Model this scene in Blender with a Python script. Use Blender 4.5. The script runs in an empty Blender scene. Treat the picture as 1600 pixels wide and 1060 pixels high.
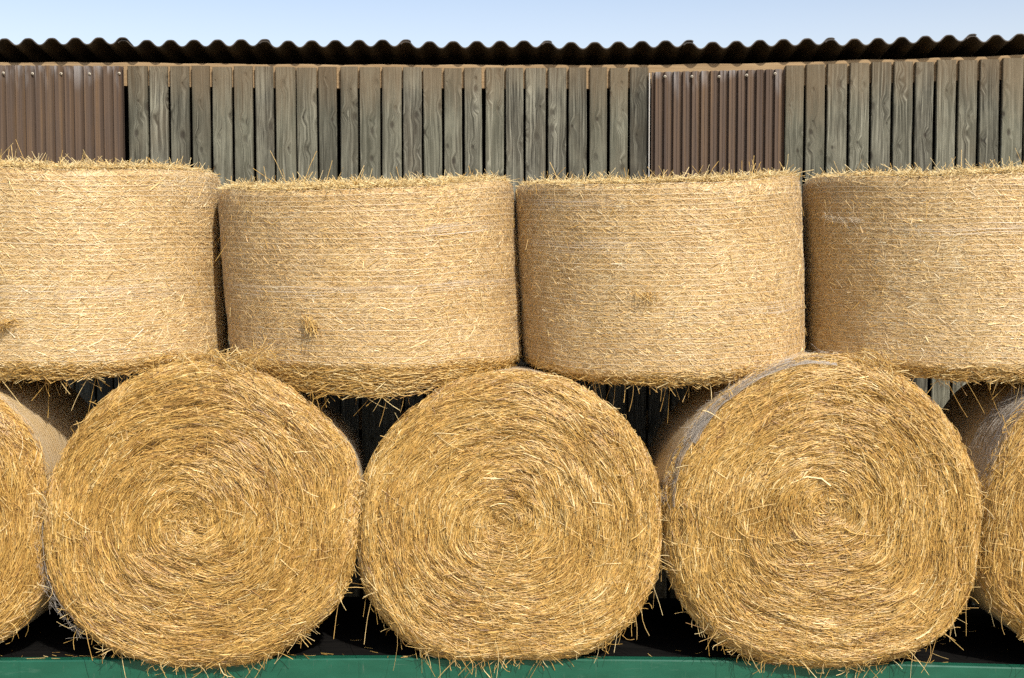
import bpy, math
import numpy as np

S = bpy.context.scene
COL = S.collection
rng = np.random.default_rng(7)
PI = math.pi

# ------------------------------------------------------------------ camera frame
CAM = np.array([0.0, -6.0, 2.65])
F = 1980.0
PITCH = math.atan(110 / F)
FWD = np.array([0, math.cos(PITCH), -math.sin(PITCH)])
UP = np.array([0, math.sin(PITCH), math.cos(PITCH)])
RT = np.array([1.0, 0, 0])


def at(px, py, Y):
    d = FWD + RT * ((px - 800) / F) + UP * (-(py - 530) / F)
    return CAM + d * ((Y - CAM[1]) / d[1])


# ------------------------------------------------------------------ helpers
def tag(o, label=None, cat=None, group=None, kind=None):
    if label: o['label'] = label
    if cat: o['category'] = cat
    if group: o['group'] = group
    if kind: o['kind'] = kind
    return o


ORIG = {}


def empty(name, loc, label, cat, group=None):
    o = bpy.data.objects.new(name, None)
    COL.objects.link(o)
    o.location = tuple(float(v) for v in loc)
    o.empty_display_size = 0.1
    ORIG[o.name] = np.array(loc, float)
    return tag(o, label, cat, group)


class MB:
    """collects vertices, quads/tris and a per-point 'rnd' value, then links ONE mesh"""
    def __init__(s):
        s.v, s.q, s.t, s.r, s.qm, s.tm = [], [], [], [], [], []
        s.n = 0

    def add(s, v, quads=None, tris=None, rnd=0.5, mat=0):
        v = np.asarray(v, float).reshape(-1, 3)
        s.v.append(v)
        s.r.append(np.broadcast_to(np.asarray(rnd, float).reshape(-1), (len(v),)) if np.ndim(rnd) else np.full(len(v), rnd))
        if quads is not None and len(quads):
            q = np.asarray(quads, np.int64).reshape(-1, 4) + s.n
            s.q.append(q); s.qm.append(np.full(len(q), mat))
        if tris is not None and len(tris):
            t = np.asarray(tris, np.int64).reshape(-1, 3) + s.n
            s.t.append(t); s.tm.append(np.full(len(t), mat))
        s.n += len(v)

    def grid(s, P, wrap=False, rnd=0.5, mat=0):
        """P: (rows, cols, 3)"""
        P = np.asarray(P, float)
        a, b = P.shape[:2]
        i = np.arange(a - 1)[:, None]
        j = np.arange(b if wrap else b - 1)[None, :]
        j2 = (j + 1) % b
        q = np.stack([i * b + j, i * b + j2, (i + 1) * b + j2, (i + 1) * b + j], -1).reshape(-1, 4)
        s.add(P.reshape(-1, 3), q, rnd=rnd if np.ndim(rnd) == 0 else np.asarray(rnd).reshape(-1), mat=mat)

    def box(s, x0, x1, y0, y1, z0, z1, rnd=0.5, mat=0):
        v = [(x, y, z) for z in (z0, z1) for y in (y0, y1) for x in (x0, x1)]
        q = [(0, 2, 3, 1), (4, 5, 7, 6), (0, 1, 5, 4), (2, 6, 7, 3), (0, 4, 6, 2), (1, 3, 7, 5)]
        s.add(v, q, rnd=rnd, mat=mat)

    def strips(s, P, side, up, rnd, mat=0):
        """P (N,k,3) centre lines, side (N,k,3) half-width vectors, up (N,k,3) ridge vectors: half-tube ribbons"""
        N, k = P.shape[:2]
        V = np.stack([P - side, P + up, P + side], 2)          # N,k,3,3
        base = (np.arange(N) * k * 3)[:, None, None]
        i = np.arange(k - 1)[None, :, None]
        c = np.arange(2)[None, None, :]
        a = base + i * 3 + c
        q = np.stack([a, a + 1, a + 4, a + 3], -1).reshape(-1, 4)
        s.add(V.reshape(-1, 3), q, rnd=np.repeat(rnd, k * 3), mat=mat)

    def tubes(s, P, rad, rnd, sides=3, mat=0):
        """P (N,k,3); rad (N,) or (N,k): closed thin tubes"""
        N, k = P.shape[:2]
        T = np.gradient(P, axis=1)
        T /= np.linalg.norm(T, axis=2, keepdims=True) + 1e-9
        ref = np.where(np.abs(T[..., 2:3]) > 0.8, np.array([1.0, 0, 0]), np.array([0, 0, 1.0]))
        A = np.cross(T, ref); A /= np.linalg.norm(A, axis=2, keepdims=True) + 1e-9
        B = np.cross(T, A)
        r = np.asarray(rad, float)
        r = r[:, None] * np.ones(k)[None] if r.ndim == 1 else r
        ang = np.arange(sides) / sides * 2 * PI
        V = P[:, :, None] + r[:, :, None, None] * (np.cos(ang)[None, None, :, None] * A[:, :, None] + np.sin(ang)[None, None, :, None] * B[:, :, None])
        base = (np.arange(N) * k * sides)[:, None, None]
        i = np.arange(k - 1)[None, :, None]
        j = np.arange(sides)[None, None, :]
        a = base + i * sides + j
        b = base + i * sides + (j + 1) % sides
        q = np.stack([a, b, b + sides, a + sides], -1).reshape(-1, 4)
        s.add(V.reshape(-1, 3), q, rnd=np.repeat(rnd, k * sides), mat=mat)

    def build(s, name, mats, parent=None, smooth=True, root=None):
        me = bpy.data.meshes.new(name)
        V = np.concatenate(s.v)
        r0 = root if root is not None else parent
        if r0 is not None:
            V = V - ORIG[r0.name]
        nq = sum(len(x) for x in s.q); nt = sum(len(x) for x in s.t)
        loops, starts = [], []
        if nq: loops.append(np.concatenate(s.q).reshape(-1)); starts.append(np.arange(nq) * 4)
        if nt: loops.append(np.concatenate(s.t).reshape(-1)); starts.append(nq * 4 + np.arange(nt) * 3)
        L = np.concatenate(loops).astype(np.int32); ST = np.concatenate(starts).astype(np.int32)
        me.vertices.add(len(V)); me.vertices.foreach_set('co', V.astype(np.float32).reshape(-1))
        me.loops.add(len(L)); me.loops.foreach_set('vertex_index', L)
        me.polygons.add(len(ST)); me.polygons.foreach_set('loop_start', ST)
        mi = np.concatenate(([np.concatenate(s.qm)] if nq else []) + ([np.concatenate(s.tm)] if nt else [])).astype(np.int32)
        me.polygons.foreach_set('material_index', mi)
        me.polygons.foreach_set('use_smooth', np.full(len(ST), smooth))
        at_ = me.attributes.new('rnd', 'FLOAT', 'POINT')
        at_.data.foreach_set('value', np.concatenate(s.r).astype(np.float32))
        me.update(calc_edges=True); me.validate()
        for m in (mats if isinstance(mats, (list, tuple)) else [mats]):
            me.materials.append(m)
        o = bpy.data.objects.new(name, me)
        COL.objects.link(o)
        if parent is not None: o.parent = parent
        return o


def hsh(i, j, k, seed):
    h = (i.astype(np.int64) * 374761393 + j.astype(np.int64) * 668265263 + k.astype(np.int64) * 2147483647 + seed * 974711) & 0xFFFFFFFF
    h = ((h ^ (h >> 13)) * 1274126177) & 0xFFFFFFFF
    h = ((h ^ (h >> 16)) * 2246822519) & 0xFFFFFFFF
    return ((h ^ (h >> 15)) & 0xFFFFFF) / float(0xFFFFFF)


def noise(x, y, z=0.0, seed=0):
    x, y, z = np.broadcast_arrays(np.asarray(x, float), np.asarray(y, float), np.asarray(z, float))
    i, j, k = np.floor(x), np.floor(y), np.floor(z)
    f = [t * t * (3 - 2 * t) for t in (x - i, y - j, z - k)]
    o = 0
    for a in (0, 1):
        for b in (0, 1):
            for c in (0, 1):
                w = (f[0] if a else 1 - f[0]) * (f[1] if b else 1 - f[1]) * (f[2] if c else 1 - f[2])
                o = o + w * hsh(i + a, j + b, k + c, seed)
    return o * 2 - 1


def fbm(x, y, z=0.0, seed=0, oct=3):
    o, a = 0, 1.0
    for q in range(oct):
        o = o + a * noise(np.asarray(x) * 2 ** q, np.asarray(y) * 2 ** q, np.asarray(z) * 2 ** q, seed + q * 17)
        a *= .5
    return o / 1.6


def unit(v):
    return v / (np.linalg.norm(v, axis=-1, keepdims=True) + 1e-9)


# ------------------------------------------------------------------ materials
class NT:
    def __init__(s, name):
        s.m = bpy.data.materials.new(name); s.m.use_nodes = True
        s.t = s.m.node_tree; s.n = s.t.nodes; s.l = s.t.links
        s.b = s.n['Principled BSDF']

    def new(s, typ, **kw):
        n = s.n.new(typ)
        for k, v in kw.items(): setattr(n, k, v)
        return n

    def link(s, a, b): s.l.new(a, b)

    def setv(s, n, **kw):
        for k, v in kw.items(): n.inputs[k].default_value = v

    def coords(s, scale=(1, 1, 1), src='Object', add=None):
        tc = s.new('ShaderNodeTexCoord')
        o = tc.outputs[src]
        if add is not None:
            va = s.new('ShaderNodeVectorMath', operation='ADD'); s.link(o, va.inputs[0]); s.link(add, va.inputs[1]); o = va.outputs[0]
        mp = s.new('ShaderNodeVectorMath', operation='MULTIPLY'); s.link(o, mp.inputs[0]); mp.inputs[1].default_value = scale
        return mp.outputs[0]

    def noise(s, vec, scale=1, detail=4, rough=.6, dist=0):
        n = s.new('ShaderNodeTexNoise'); s.link(vec, n.inputs['Vector'])
        s.setv(n, Scale=scale, Detail=detail, Roughness=rough, Distortion=dist)
        return n.outputs['Fac']

    def ramp(s, fac, stops, interp='LINEAR'):
        r = s.new('ShaderNodeValToRGB'); s.link(fac, r.inputs[0]); e = r.color_ramp.elements
        r.color_ramp.interpolation = interp
        while len(e) < len(stops): e.new(.5)
        for q, (p, c) in zip(e, stops):
            q.position = p; q.color = (c, c, c, 1) if not isinstance(c, tuple) else (*c, 1)
        return r.outputs['Color']

    def mix(s, fac, a, b, mode='MIX'):
        n = s.new('ShaderNodeMix', data_type='RGBA', blend_type=mode)
        for sock, v in ((n.inputs[0], fac), (n.inputs[6], a), (n.inputs[7], b)):
            if hasattr(v, 'links'): s.link(v, sock)
            elif isinstance(v, tuple): sock.default_value = (*v, 1)
            else: sock.default_value = v
        return n.outputs[2]

    def math(s, op, a, b=0.0):
        n = s.new('ShaderNodeMath', operation=op)
        for k, v in enumerate((a, b)):
            if hasattr(v, 'links'): s.link(v, n.inputs[k])
            else: n.inputs[k].default_value = v
        return n.outputs[0]

    def attr(s, name='rnd'):
        a = s.new('ShaderNodeAttribute'); a.attribute_name = name
        return a.outputs['Fac']

    def bump(s, h, strength=.5, dist=.01):
        b = s.new('ShaderNodeBump'); s.link(h, b.inputs['Height']); s.setv(b, Strength=strength, Distance=dist)
        s.link(b.outputs[0], s.b.inputs['Normal'])

    def out(s, color, rough=.6, spec=.3):
        if hasattr(color, 'links'): s.link(color, s.b.inputs['Base Color'])
        else: s.b.inputs['Base Color'].default_value = (*color, 1)
        if hasattr(rough, 'links'): s.link(rough, s.b.inputs['Roughness'])
        else: s.b.inputs['Roughness'].default_value = rough
        s.b.inputs['Specular IOR Level'].default_value = spec
        return s.m


def straw_mat(name, stops, rough=.5, spec=.45):
    n = NT(name)
    c = n.ramp(n.attr(), stops)
    nz = n.noise(n.coords((1, 1, 1)), 38, 3)
    v = n.ramp(nz, [(.3, .72), (.7, 1.18)])
    return n.out(n.mix(1.0, c, v, 'MULTIPLY'), rough, spec)


M = {}
M['straw'] = straw_mat('golden_straw', [(0, (.21, .095, .020)), (.3, (.485, .272, .062)), (.65, (.65, .41, .115)), (1, (.86, .68, .34))], .38, .6)
M['straw_net'] = straw_mat('netted_straw', [(0, (.42, .25, .090)), (.3, (.65, .42, .155)), (.7, (.77, .55, .245)), (1, (.90, .77, .50))], .38, .6)

n = NT('straw_core')
a = n.noise(n.coords((1, 1, 1)), 120, 5, .7)
M['core'] = n.out(n.ramp(a, [(.3, (.16, .085, .025)), (.7, (.42, .26, .085))]), .8, .1)

n = NT('packed_straw')
a = n.noise(n.coords((1, 1, 3.2)), 95, 6, .75)
b = n.noise(n.coords((1, 1, 1)), 6, 3)
c = n.ramp(a, [(.3, (.36, .22, .085)), (.5, (.56, .385, .165)), (.72, (.70, .53, .28))])
c = n.mix(n.ramp(b, [(.4, 0.0), (.7, .35)]), c, (.70, .58, .40))
n.bump(a, .9, .006)
M['packed'] = n.out(c, .55, .35)

n = NT('white_net')
M['net'] = n.out((.72, .61, .44), .3, .5)
n = NT('pale_net_end'); M['netwhite'] = n.out((.74, .66, .56), .3, .5)
n = NT('grey_torn_net')
M['torn'] = n.out((.50, .44, .365), .5, .35)

# weathered planks
n = NT('weathered_planks')
pid = n.attr()
cb = n.new('ShaderNodeCombineXYZ')
n.link(n.math('MULTIPLY', pid, 37.0), cb.inputs[0]); n.link(n.math('MULTIPLY', pid, 91.0), cb.inputs[2])
base = n.coords((1, 1, 1), 'Object', cb.outputs[0])


def sc(vec, s3):
    q = n.new('ShaderNodeVectorMath', operation='MULTIPLY'); n.link(vec, q.inputs[0]); q.inputs[1].default_value = s3
    return q.outputs[0]


sxz = n.new('ShaderNodeSeparateXYZ'); n.link(base, sxz.inputs[0])
c2 = n.new('ShaderNodeCombineXYZ'); n.link(n.math('MULTIPLY', sxz.outputs[0], 11.5), c2.inputs[0]); n.link(n.math('MULTIPLY', sxz.outputs[2], 6.5), c2.inputs[1])
vo = n.new('ShaderNodeTexVoronoi', feature='F1', voronoi_dimensions='2D'); n.link(c2.outputs[0], vo.inputs['Vector']); n.setv(vo, Scale=1.0, Randomness=1.0)
kd = vo.outputs['Distance']
vo2 = n.new('ShaderNodeSeparateColor'); n.link(vo.outputs['Color'], vo2.inputs[0])
has = n.math('GREATER_THAN', vo2.outputs[0], .45)
knot = n.math('MULTIPLY', n.ramp(n.math('DIVIDE', kd, n.math('ADD', n.math('MULTIPLY', vo2.outputs[1], 1.1), .35)), [(.06, 1.0), (.17, 0.0)]), has)
halo = n.math('MULTIPLY', n.ramp(kd, [(.08, 1.0), (.42, 0.0)]), has)
warp = n.noise(sc(base, (5, 1, 1.3)), 1.0, 2)
gx = n.new('ShaderNodeCombineXYZ')
n.link(n.math('ADD', n.math('MULTIPLY', halo, .022), n.math('MULTIPLY', warp, .05)), gx.inputs[0])
gv = n.new('ShaderNodeVectorMath', operation='ADD'); n.link(base, gv.inputs[0]); n.link(gx.outputs[0], gv.inputs[1])
g1 = n.noise(sc(gv.outputs[0], (95, 10, 2.0)), 1.0, 5, .7)
g2 = n.noise(sc(gv.outputs[0], (38, 4, .8)), 1.0, 3, .6)
blot = n.noise(sc(base, (7, 1, 2.6)), 1.0, 4, .6)
tint = n.noise(sc(cb.outputs[0], (1, 1, 1)), 1.7, 0)
c = n.ramp(g1, [(.38, (.034, .032, .026)), (.5, (.125, .120, .100)), (.62, (.30, .292, .245))])
c = n.mix(n.ramp(g2, [(.38, .75), (.52, 0.0)]), c, (.065, .062, .05))
c = n.mix(n.ramp(blot, [(.48, 0.0), (.68, .6)]), c, (.27, .265, .215))
c = n.mix(n.math('MULTIPLY', halo, n.ramp(n.noise(sc(base, (16, 1, 7)), 1.0, 2), [(.42, 0.0), (.62, .75)])), c, (.075, .07, .055))
c = n.mix(n.ramp(tint, [(.35, 0.0), (.65, .4)]), c, (.12, .122, .09))
c = n.mix(n.ramp(n.noise(sc(base, (3, 1, 1.2)), 1.0, 3), [(.5, 0.0), (.7, .35)]), c, (.16, .125, .085))
c = n.mix(n.ramp(n.noise(sc(gv.outputs[0], (75, 4, .7)), 1.0, 3, .7), [(.33, .9), (.40, 0.0)]), c, (.022, .019, .015))
c = n.mix(1.0, c, n.ramp(n.noise(sc(cb.outputs[0], (1, 1, 1)), 3.3, 0), [(.3, .58), (.7, 1.12)]), 'MULTIPLY')
c = n.mix(1.0, c, (1.0, .985, .90), 'MULTIPLY')
c = n.mix(n.math('MULTIPLY', knot, n.math('MULTIPLY', vo2.outputs[2], .8)), c, (.035, .028, .021))
# brown, less weathered wood under the eave
sp = n.new('ShaderNodeSeparateXYZ'); n.link(n.coords(), sp.inputs[0])
zz = n.math('ADD', n.math('SUBTRACT', sp.outputs[2], float(at(800, 104, 2.22)[2]) - .08 - .25), n.math('MULTIPLY', g2, .3))
zz = n.math('ADD', zz, n.math('MULTIPLY', n.math('SUBTRACT', tint, .25), .5))
zz = n.math('ADD', zz, n.math('MULTIPLY', blot, .25))
c = n.mix(n.ramp(n.math('SUBTRACT', zz, 0.0), [(.46, 0.0), (.74, .55)]), c, (.16, .11, .062))
n.bump(n.math('SUBTRACT', g1, n.math('MULTIPLY', knot, .6)), .8, .008)
M['plank'] = n.out(c, .8, .15)

n = NT('sawn_beam')
g = n.noise(n.coords((2, 30, 90)), 1.0, 5, .65)
n.bump(g, .4, .004)
M['beam'] = n.out(n.ramp(g, [(.3, (.20, .13, .065)), (.7, (.40, .28, .155))]), .8, .15)

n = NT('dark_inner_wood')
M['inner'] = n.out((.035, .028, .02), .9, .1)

# brown ribbed metal with rust streaks and pale patches under the screws
n = NT('brown_ribbed_metal')
st = n.noise(n.coords((34, 8, .35)), 1.0, 4, .7)
st2 = n.noise(n.coords((95, 8, .9)), 1.0, 3, .6)
pt = n.noise(n.coords((8, 8, 3)), 1.0, 4, .65)
c = n.ramp(st, [(.32, (.060, .041, .031)), (.52, (.100, .068, .047)), (.72, (.160, .100, .052))])
c = n.mix(n.ramp(st2, [(.52, 0.0), (.72, .6)]), c, (.17, .100, .048))
c = n.mix(n.ramp(pt, [(.45, 0.0), (.7, .5)]), c, (.078, .058, .045))
pale = n.math('MULTIPLY', n.attr(), n.ramp(n.noise(n.coords((26, 8, 4)), 1.0, 3), [(.42, 0.0), (.62, 1.0)]))
c = n.mix(n.math('MULTIPLY', pale, .42), c, (.42, .42, .42))
M['metal'] = n.out(c, .72, .22)
n = NT('pale_screw'); M['screw'] = n.out((.50, .45, .35), .6, .3)
n = NT('pale_edge'); M['trim'] = n.out((.42, .40, .36), .5, .4)
n = NT('dark_washer'); M['washer'] = n.out((.12, .09, .07), .6, .3)

n = NT('dark_corrugated_sheet')
a = n.noise(n.coords((9, 3, 9)), 1.0, 5, .65)
n.bump(a, .25, .004)
M['roof'] = n.out(n.ramp(a, [(.35, (.028, .022, .016)), (.7, (.075, .055, .035))]), .38, .5)

n = NT('green_paint')
a = n.noise(n.coords((2, 2, 6)), 2.0, 5, .65)
b = n.noise(n.coords((5, 5, 40)), 1.0, 4, .7)
c = n.ramp(a, [(.35, (.006, .070, .040)), (.7, (.011, .096, .057))])
c = n.mix(n.ramp(n.noise(n.coords((60, 60, 9)), 1.0, 5, .75), [(.60, 0.0), (.74, .5)]), c, (.10, .13, .095))
c = n.mix(n.ramp(b, [(.62, 0.0), (.8, .25)]), c, (.16, .24, .19))
M['green'] = n.out(c, .38, .5)
n = NT('dark_deck')
a = n.noise(n.coords((3, 30, 3)), 1.0, 4)
M['deck'] = n.out(n.ramp(a, [(.3, (.005, .005, .005)), (.7, (.011, .010, .009))]), .95, .03)
n = NT('black_rubber'); M['rubber'] = n.out((.03, .03, .03), .8, .2)
n = NT('painted_rim'); M['rim'] = n.out((.35, .05, .03), .5, .4)

n = NT('dry_ground')
a = n.noise(n.coords(), .9, 6, .65); b = n.noise(n.coords(), 14, 5, .7)
c = n.ramp(a, [(.35, (.16, .13, .085)), (.5, (.26, .21, .13)), (.68, (.20, .19, .09))])
c = n.mix(n.ramp(b, [(.4, 0.0), (.75, .6)]), c, (.34, .27, .16))
n.bump(b, .6, .03)
M['ground'] = n.out(c, .95, .1)

# ------------------------------------------------------------------ ground
m = MB()
gx_ = np.linspace(-1, 1, 41); gx_ = np.sign(gx_) * np.abs(gx_) ** 2.5 * 900
X, Yg = np.meshgrid(gx_, gx_ + 0.0, indexing='xy')
m.grid(np.stack([X, Yg, np.zeros_like(X)], -1))
tag(m.build('ground', M['ground']), 'dry straw littered farmyard ground', None, None, 'structure')

# ------------------------------------------------------------------ barn
YW = 2.22                       # front face of the plank wall
barn = empty('barn', (0, YW, 0), 'weathered plank barn with brown metal panels and dark corrugated roof behind the bales', 'barn')
ZB = 0.0
XL, XR = at(-720, 500, YW)[0], at(2320, 500, YW)[0]


def interp(tab, x):
    t = np.array(tab, float)
    return np.interp(x, t[:, 0], t[:, 1])


TOP = [(-720, 96), (0, 102), (200, 102), (360, 104.5), (540, 105.5), (800, 106), (1010, 106), (1228, 102.5), (1330, 98.5), (1430, 96.5), (1500, 94), (1600, 90.5), (2320, 68)]
ROOF = [(-720, 62), (0, 60.5), (159, 61), (310, 62.5), (458, 63), (610, 63.5), (716, 64.5), (826, 65), (930, 66.5), (1044, 65.5), (1115, 65), (1190, 63), (1265, 61.5), (1374, 60), (1451, 57.5), (1524, 55.5), (1600, 53), (2320, 30)]


def px_of_x(x, Y):              # inverse for the layout tables
    a0, a1 = at(0, 100, Y)[0], at(1600, 100, Y)[0]
    return (x - a0) / (a1 - a0) * 1600


def planks(edges, name, seed, top_px=None):
    m = MB()
    r = np.random.default_rng(seed)
    for a, b in zip(edges[:-1], edges[1:]):
        gap = r.uniform(2.4, 5.8)
        x0, x1 = at(a + gap * .5, 180, YW)[0], at(b - gap * .5, 180, YW)[0]
        zt = at((a + b) / 2, (top_px or interp(TOP, (a + b) / 2)) + r.normal(0, .6), YW)[2]
        dy, yaw = r.normal(0, .004), r.normal(0, .02)
        ks = 28
        t = np.linspace(0, 1, ks)
        z = ZB + 0.02 + (zt - ZB - 0.02) * t
        sh = r.normal(0, .0022)
        wl = .0022 * fbm(t * 9, np.full(ks, r.uniform(0, 99)), 0, seed) + sh * (t - .8) * 4
        wr = .0022 * fbm(t * 9, np.full(ks, r.uniform(0, 99)), 0, seed) + sh * (t - .8) * 4
        c = .004
        xl, xr = x0 + wl, x1 + wr
        yl, yr = YW + dy - yaw * (x1 - x0) / 2, YW + dy + yaw * (x1 - x0) / 2
        cup = r.uniform(-.0035, .0035)
        o = np.ones(ks)
        cols = [np.stack([xl, o * (yl + .028), z], -1), np.stack([xl, o * (yl + c), z], -1), np.stack([xl + c, o * yl, z], -1),
                np.stack([(xl + xr) / 2, o * ((yl + yr) / 2 + cup), z], -1),
                np.stack([xr - c, o * yr, z], -1), np.stack([xr, o * (yr + c), z], -1), np.stack([xr, o * (yr + .028), z], -1)]
        G = np.stack(cols, 1)
        pidv = r.uniform(0, 1)
        m.grid(G, rnd=pidv)
        # end caps
        for row in (0, ks - 1):
            m.add(G[row], quads=[(0, 1, 2, 3), (0, 3, 4, 6)] if row else [(3, 2, 1, 0), (6, 4, 3, 0)], tris=[(4, 5, 6)], rnd=pidv)
    return m.build(name, M['plank'], barn, smooth=False)


E1 = [199, 232, 264, 298, 330, 364, 397, 430, 463, 496, 529, 561, 595, 628, 661, 692, 724, 756, 789, 820, 854, 887, 919, 951, 983, 1014]
E2 = [1225, 1257, 1291, 1325, 1360, 1393, 1427, 1461, 1495, 1529, 1564, 1599] + [1633 + 33.5 * i for i in range(21)]
E0 = [-720 + 33.3 * i for i in range(19)] + [-90]
planks(E1, 'plank_wall', 11)
planks(E2, 'plank_wall', 12)
planks(E0, 'plank_wall', 13)
planks([-90, -57, -24, 9, 42, 75, 108, 141, 171, 199], 'plank_wall', 14, 460)
planks([1014, 1049, 1084, 1119, 1154, 1190, 1225], 'plank_wall', 15, 460)


def ribbed(px0, px1, topy0, topy1, pitch_px, name, screws, phase, edge=False):
    x0, x1 = at(px0, 180, YW)[0], at(px1, 180, YW)[0]
    pitch = at(800 + pitch_px, 180, YW)[0]
    # profile over one pitch: valley, flank, crest, flank
    prof = [(0.0, 0), (.17, 0), (.21, -.025), (.40, -.025), (.43, -.0215), (.56, -.0215), (.59, -.025), (.80, -.025)]
    xs, ys = [], []
    k = -1
    while True:
        done = False
        for u, d in prof:
            x = x0 + (k + u + phase) * pitch
            if x < x0: continue
            if x > x1: done = True; break
            xs.append(x); ys.append(YW - .002 + d)
        if done: break
        k += 1
    xs, ys = np.array(xs), np.array(ys)
    nz = 46
    zt = np.array([at(p, np.interp(p, [px0, px1], [topy0, topy1]), YW)[2] for p in px_of_x(xs, YW)])
    t = np.linspace(0, 1, nz) ** .5
    zlow = at(800, 470, YW)[2]
    Z = zlow + (zt[None, :] - zlow) * t[:, None]
    G = np.stack([np.broadcast_to(xs, Z.shape), np.broadcast_to(ys, Z.shape) + .0008 * noise(Z * 1.3, xs[None] * 2.0, 5), Z], -1)
    m = MB()
    dist = zt[None, :] - Z
    pale = np.clip(1 - dist / (.13 + .09 * noise(xs[None] * 14, 0 * Z, 2)), 0, 1)
    crest = (ys < YW - .01)[None, :] * 1.0
    m.grid(G, rnd=pale * (.35 + .65 * crest))
    # returned rear skin 1 mm behind
    G2 = G.copy(); G2[..., 1] += .001
    m.grid(G2[::-1], rnd=0.0)
    pnl = m.build(name, M['metal'], barn, smooth=False)
    if edge:
        s = MB(); s.box(x0 - .007, x0 - .001, YW - .022, YW - .004, zlow, at(px0, topy0 + 1, YW)[2])
        s.build('edge_strip', M['trim'], pnl, smooth=False, root=barn)
    for sx, sy in screws:
        p = at(sx, sy, YW - .027)
        s = MB()
        for (rr, y0_, y1_, mm) in ((.0088, 0.0, -.004, 0), (.0045, -.004, -.008, 1)):
            a = np.arange(12) / 12 * 2 * PI
            ring = lambda r_, y_: np.stack([p[0] + r_ * np.cos(a), np.full(12, p[1] + y_), p[2] + r_ * np.sin(a)], -1)
            s.grid(np.stack([ring(rr, y0_), ring(rr, y1_), ring(rr * .8, y1_ - .002), ring(.0001, y1_ - .003)]), wrap=True, mat=mm)
        s.build('screw', [M['screw'], M['washer']], pnl, root=barn)
    return pnl


ribbed(1015, 1224, 114, 109, 14.35, 'metal_panel', [(1039, 120), (1081, 120), (1123.5, 120), (1166.5, 118), (1211, 115.5)], .35, True)
ribbed(-90, 198, 102.5, 104.5, 15.2, 'metal_panel', [(5.5, 114.5), (51, 115.5), (95.5, 115.5), (140, 116), (186.5, 115)], .55)

# wall plate just behind the planks, its top edge proud of them
m = MB()
xs = np.linspace(XL, XR, 160)
pp = px_of_x(xs, YW)
zt = np.array([at(p, interp(TOP, p) - 4.2 + (0.6 * math.sin(p * .05)), YW + .036)[2] for p in pp])
prof = [(.033, -.15), (.033, -.004), (.036, 0), (.12, 0), (.12, -.15), (.033, -.15)]
m.grid(np.stack([np.stack([xs, np.full_like(xs, YW + dy), zt + dz], -1) for dy, dz in prof]))
m.build('wall_plate', M['beam'], barn, smooth=False)

# lower rail behind the planks, inner lining, side walls, rear wall (all dark, closing the interior)
D = 6.0
m = MB()
m.box(XL, XR, YW + .033, YW + .12, 1.6, 1.72)
m.box(XL, XR, YW + .033, YW + .12, .1, .25)
m.build('wall_rail', M['beam'], barn, smooth=False)
ZR = at(800, 60, YW)[2]
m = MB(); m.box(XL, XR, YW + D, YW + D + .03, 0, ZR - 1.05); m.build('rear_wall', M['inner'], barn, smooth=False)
for xw in (XL - .03, XR):
    m = MB()
    v = []
    for x in (xw, xw + .03):
        v += [(x, YW + .03, 0), (x, YW + D, 0), (x, YW + D, ZR - 1.0), (x, YW + .03, ZR - .17)]
    m.add(v, [(0, 1, 2, 3), (7, 6, 5, 4), (0, 4, 5, 1), (1, 5, 6, 2), (2, 6, 7, 3), (3, 7, 4, 0)])
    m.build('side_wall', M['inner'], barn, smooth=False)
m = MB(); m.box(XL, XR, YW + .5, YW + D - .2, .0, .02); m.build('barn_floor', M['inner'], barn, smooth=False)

# corrugated roof sheets, high edge towards the viewer, running down to the rear
OV = 0.068
YE = YW - OV
SLOPE = math.tan(math.radians(9))
starts = [190 + 221.2 * i for i in range(-5, 11)]
for si, sp_ in enumerate(starts):
    xa, xb = at(sp_ - 7, 60, YE)[0], at(sp_ + 221.2 + 9, 60, YE)[0]
    pit = (at(221.2 + 800, 60, YE)[0] - at(800, 60, YE)[0]) / 6.0
    nx = 110
    x = np.linspace(xa, xb, nx)
    ph = (x - at(sp_ + 2, 60, YE)[0]) / pit
    AMP = .0218
    w = AMP * np.cos(2 * PI * ph) - .0022 * np.cos(4 * PI * ph) - .0012 * np.cos(6 * PI * ph)
    pxs = px_of_x(x, YE)
    zc_ = np.array([at(p, interp(ROOF, p), YE)[2] for p in pxs]) - AMP - .003
    lift = np.interp(x, [xa, xb], [.0, .013])
    r = np.random.default_rng(si + 50)
    y0 = YE + r.uniform(-.012, .012)
    ys = np.array([y0, y0 + .06, y0 + .15, y0 + .5, YW + D / 2, YW + D + .15])
    top = np.stack([np.stack([x, np.full(nx, y), zc_ + w + lift - (y - YE) * SLOPE + .0035], -1) for y in ys])
    nrm = np.stack([2 * PI * AMP / pit * np.sin(2 * PI * ph), np.zeros(nx), np.ones(nx)], -1); nrm = unit(nrm)
    bot = top - nrm[None] * .007
    m = MB()
    m.grid(top[:, ::1]); m.grid(bot[::-1])
    m.grid(np.stack([bot[0], top[0]])); m.grid(np.stack([top[-1], bot[-1]]))
    m.grid(np.stack([bot[:, 0], top[:, 0]])[::-1]); m.grid(np.stack([bot[:, -1], top[:, -1]]))
    m.build('roof_sheet', M['roof'], barn, smooth=True)
# purlin inside, under the sheets
m = MB()
m.box(XL, XR, YW + 1.5, YW + 1.6, ZR - .5, ZR - .36)
m.build('purlin', M['inner'], barn, smooth=False)

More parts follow.
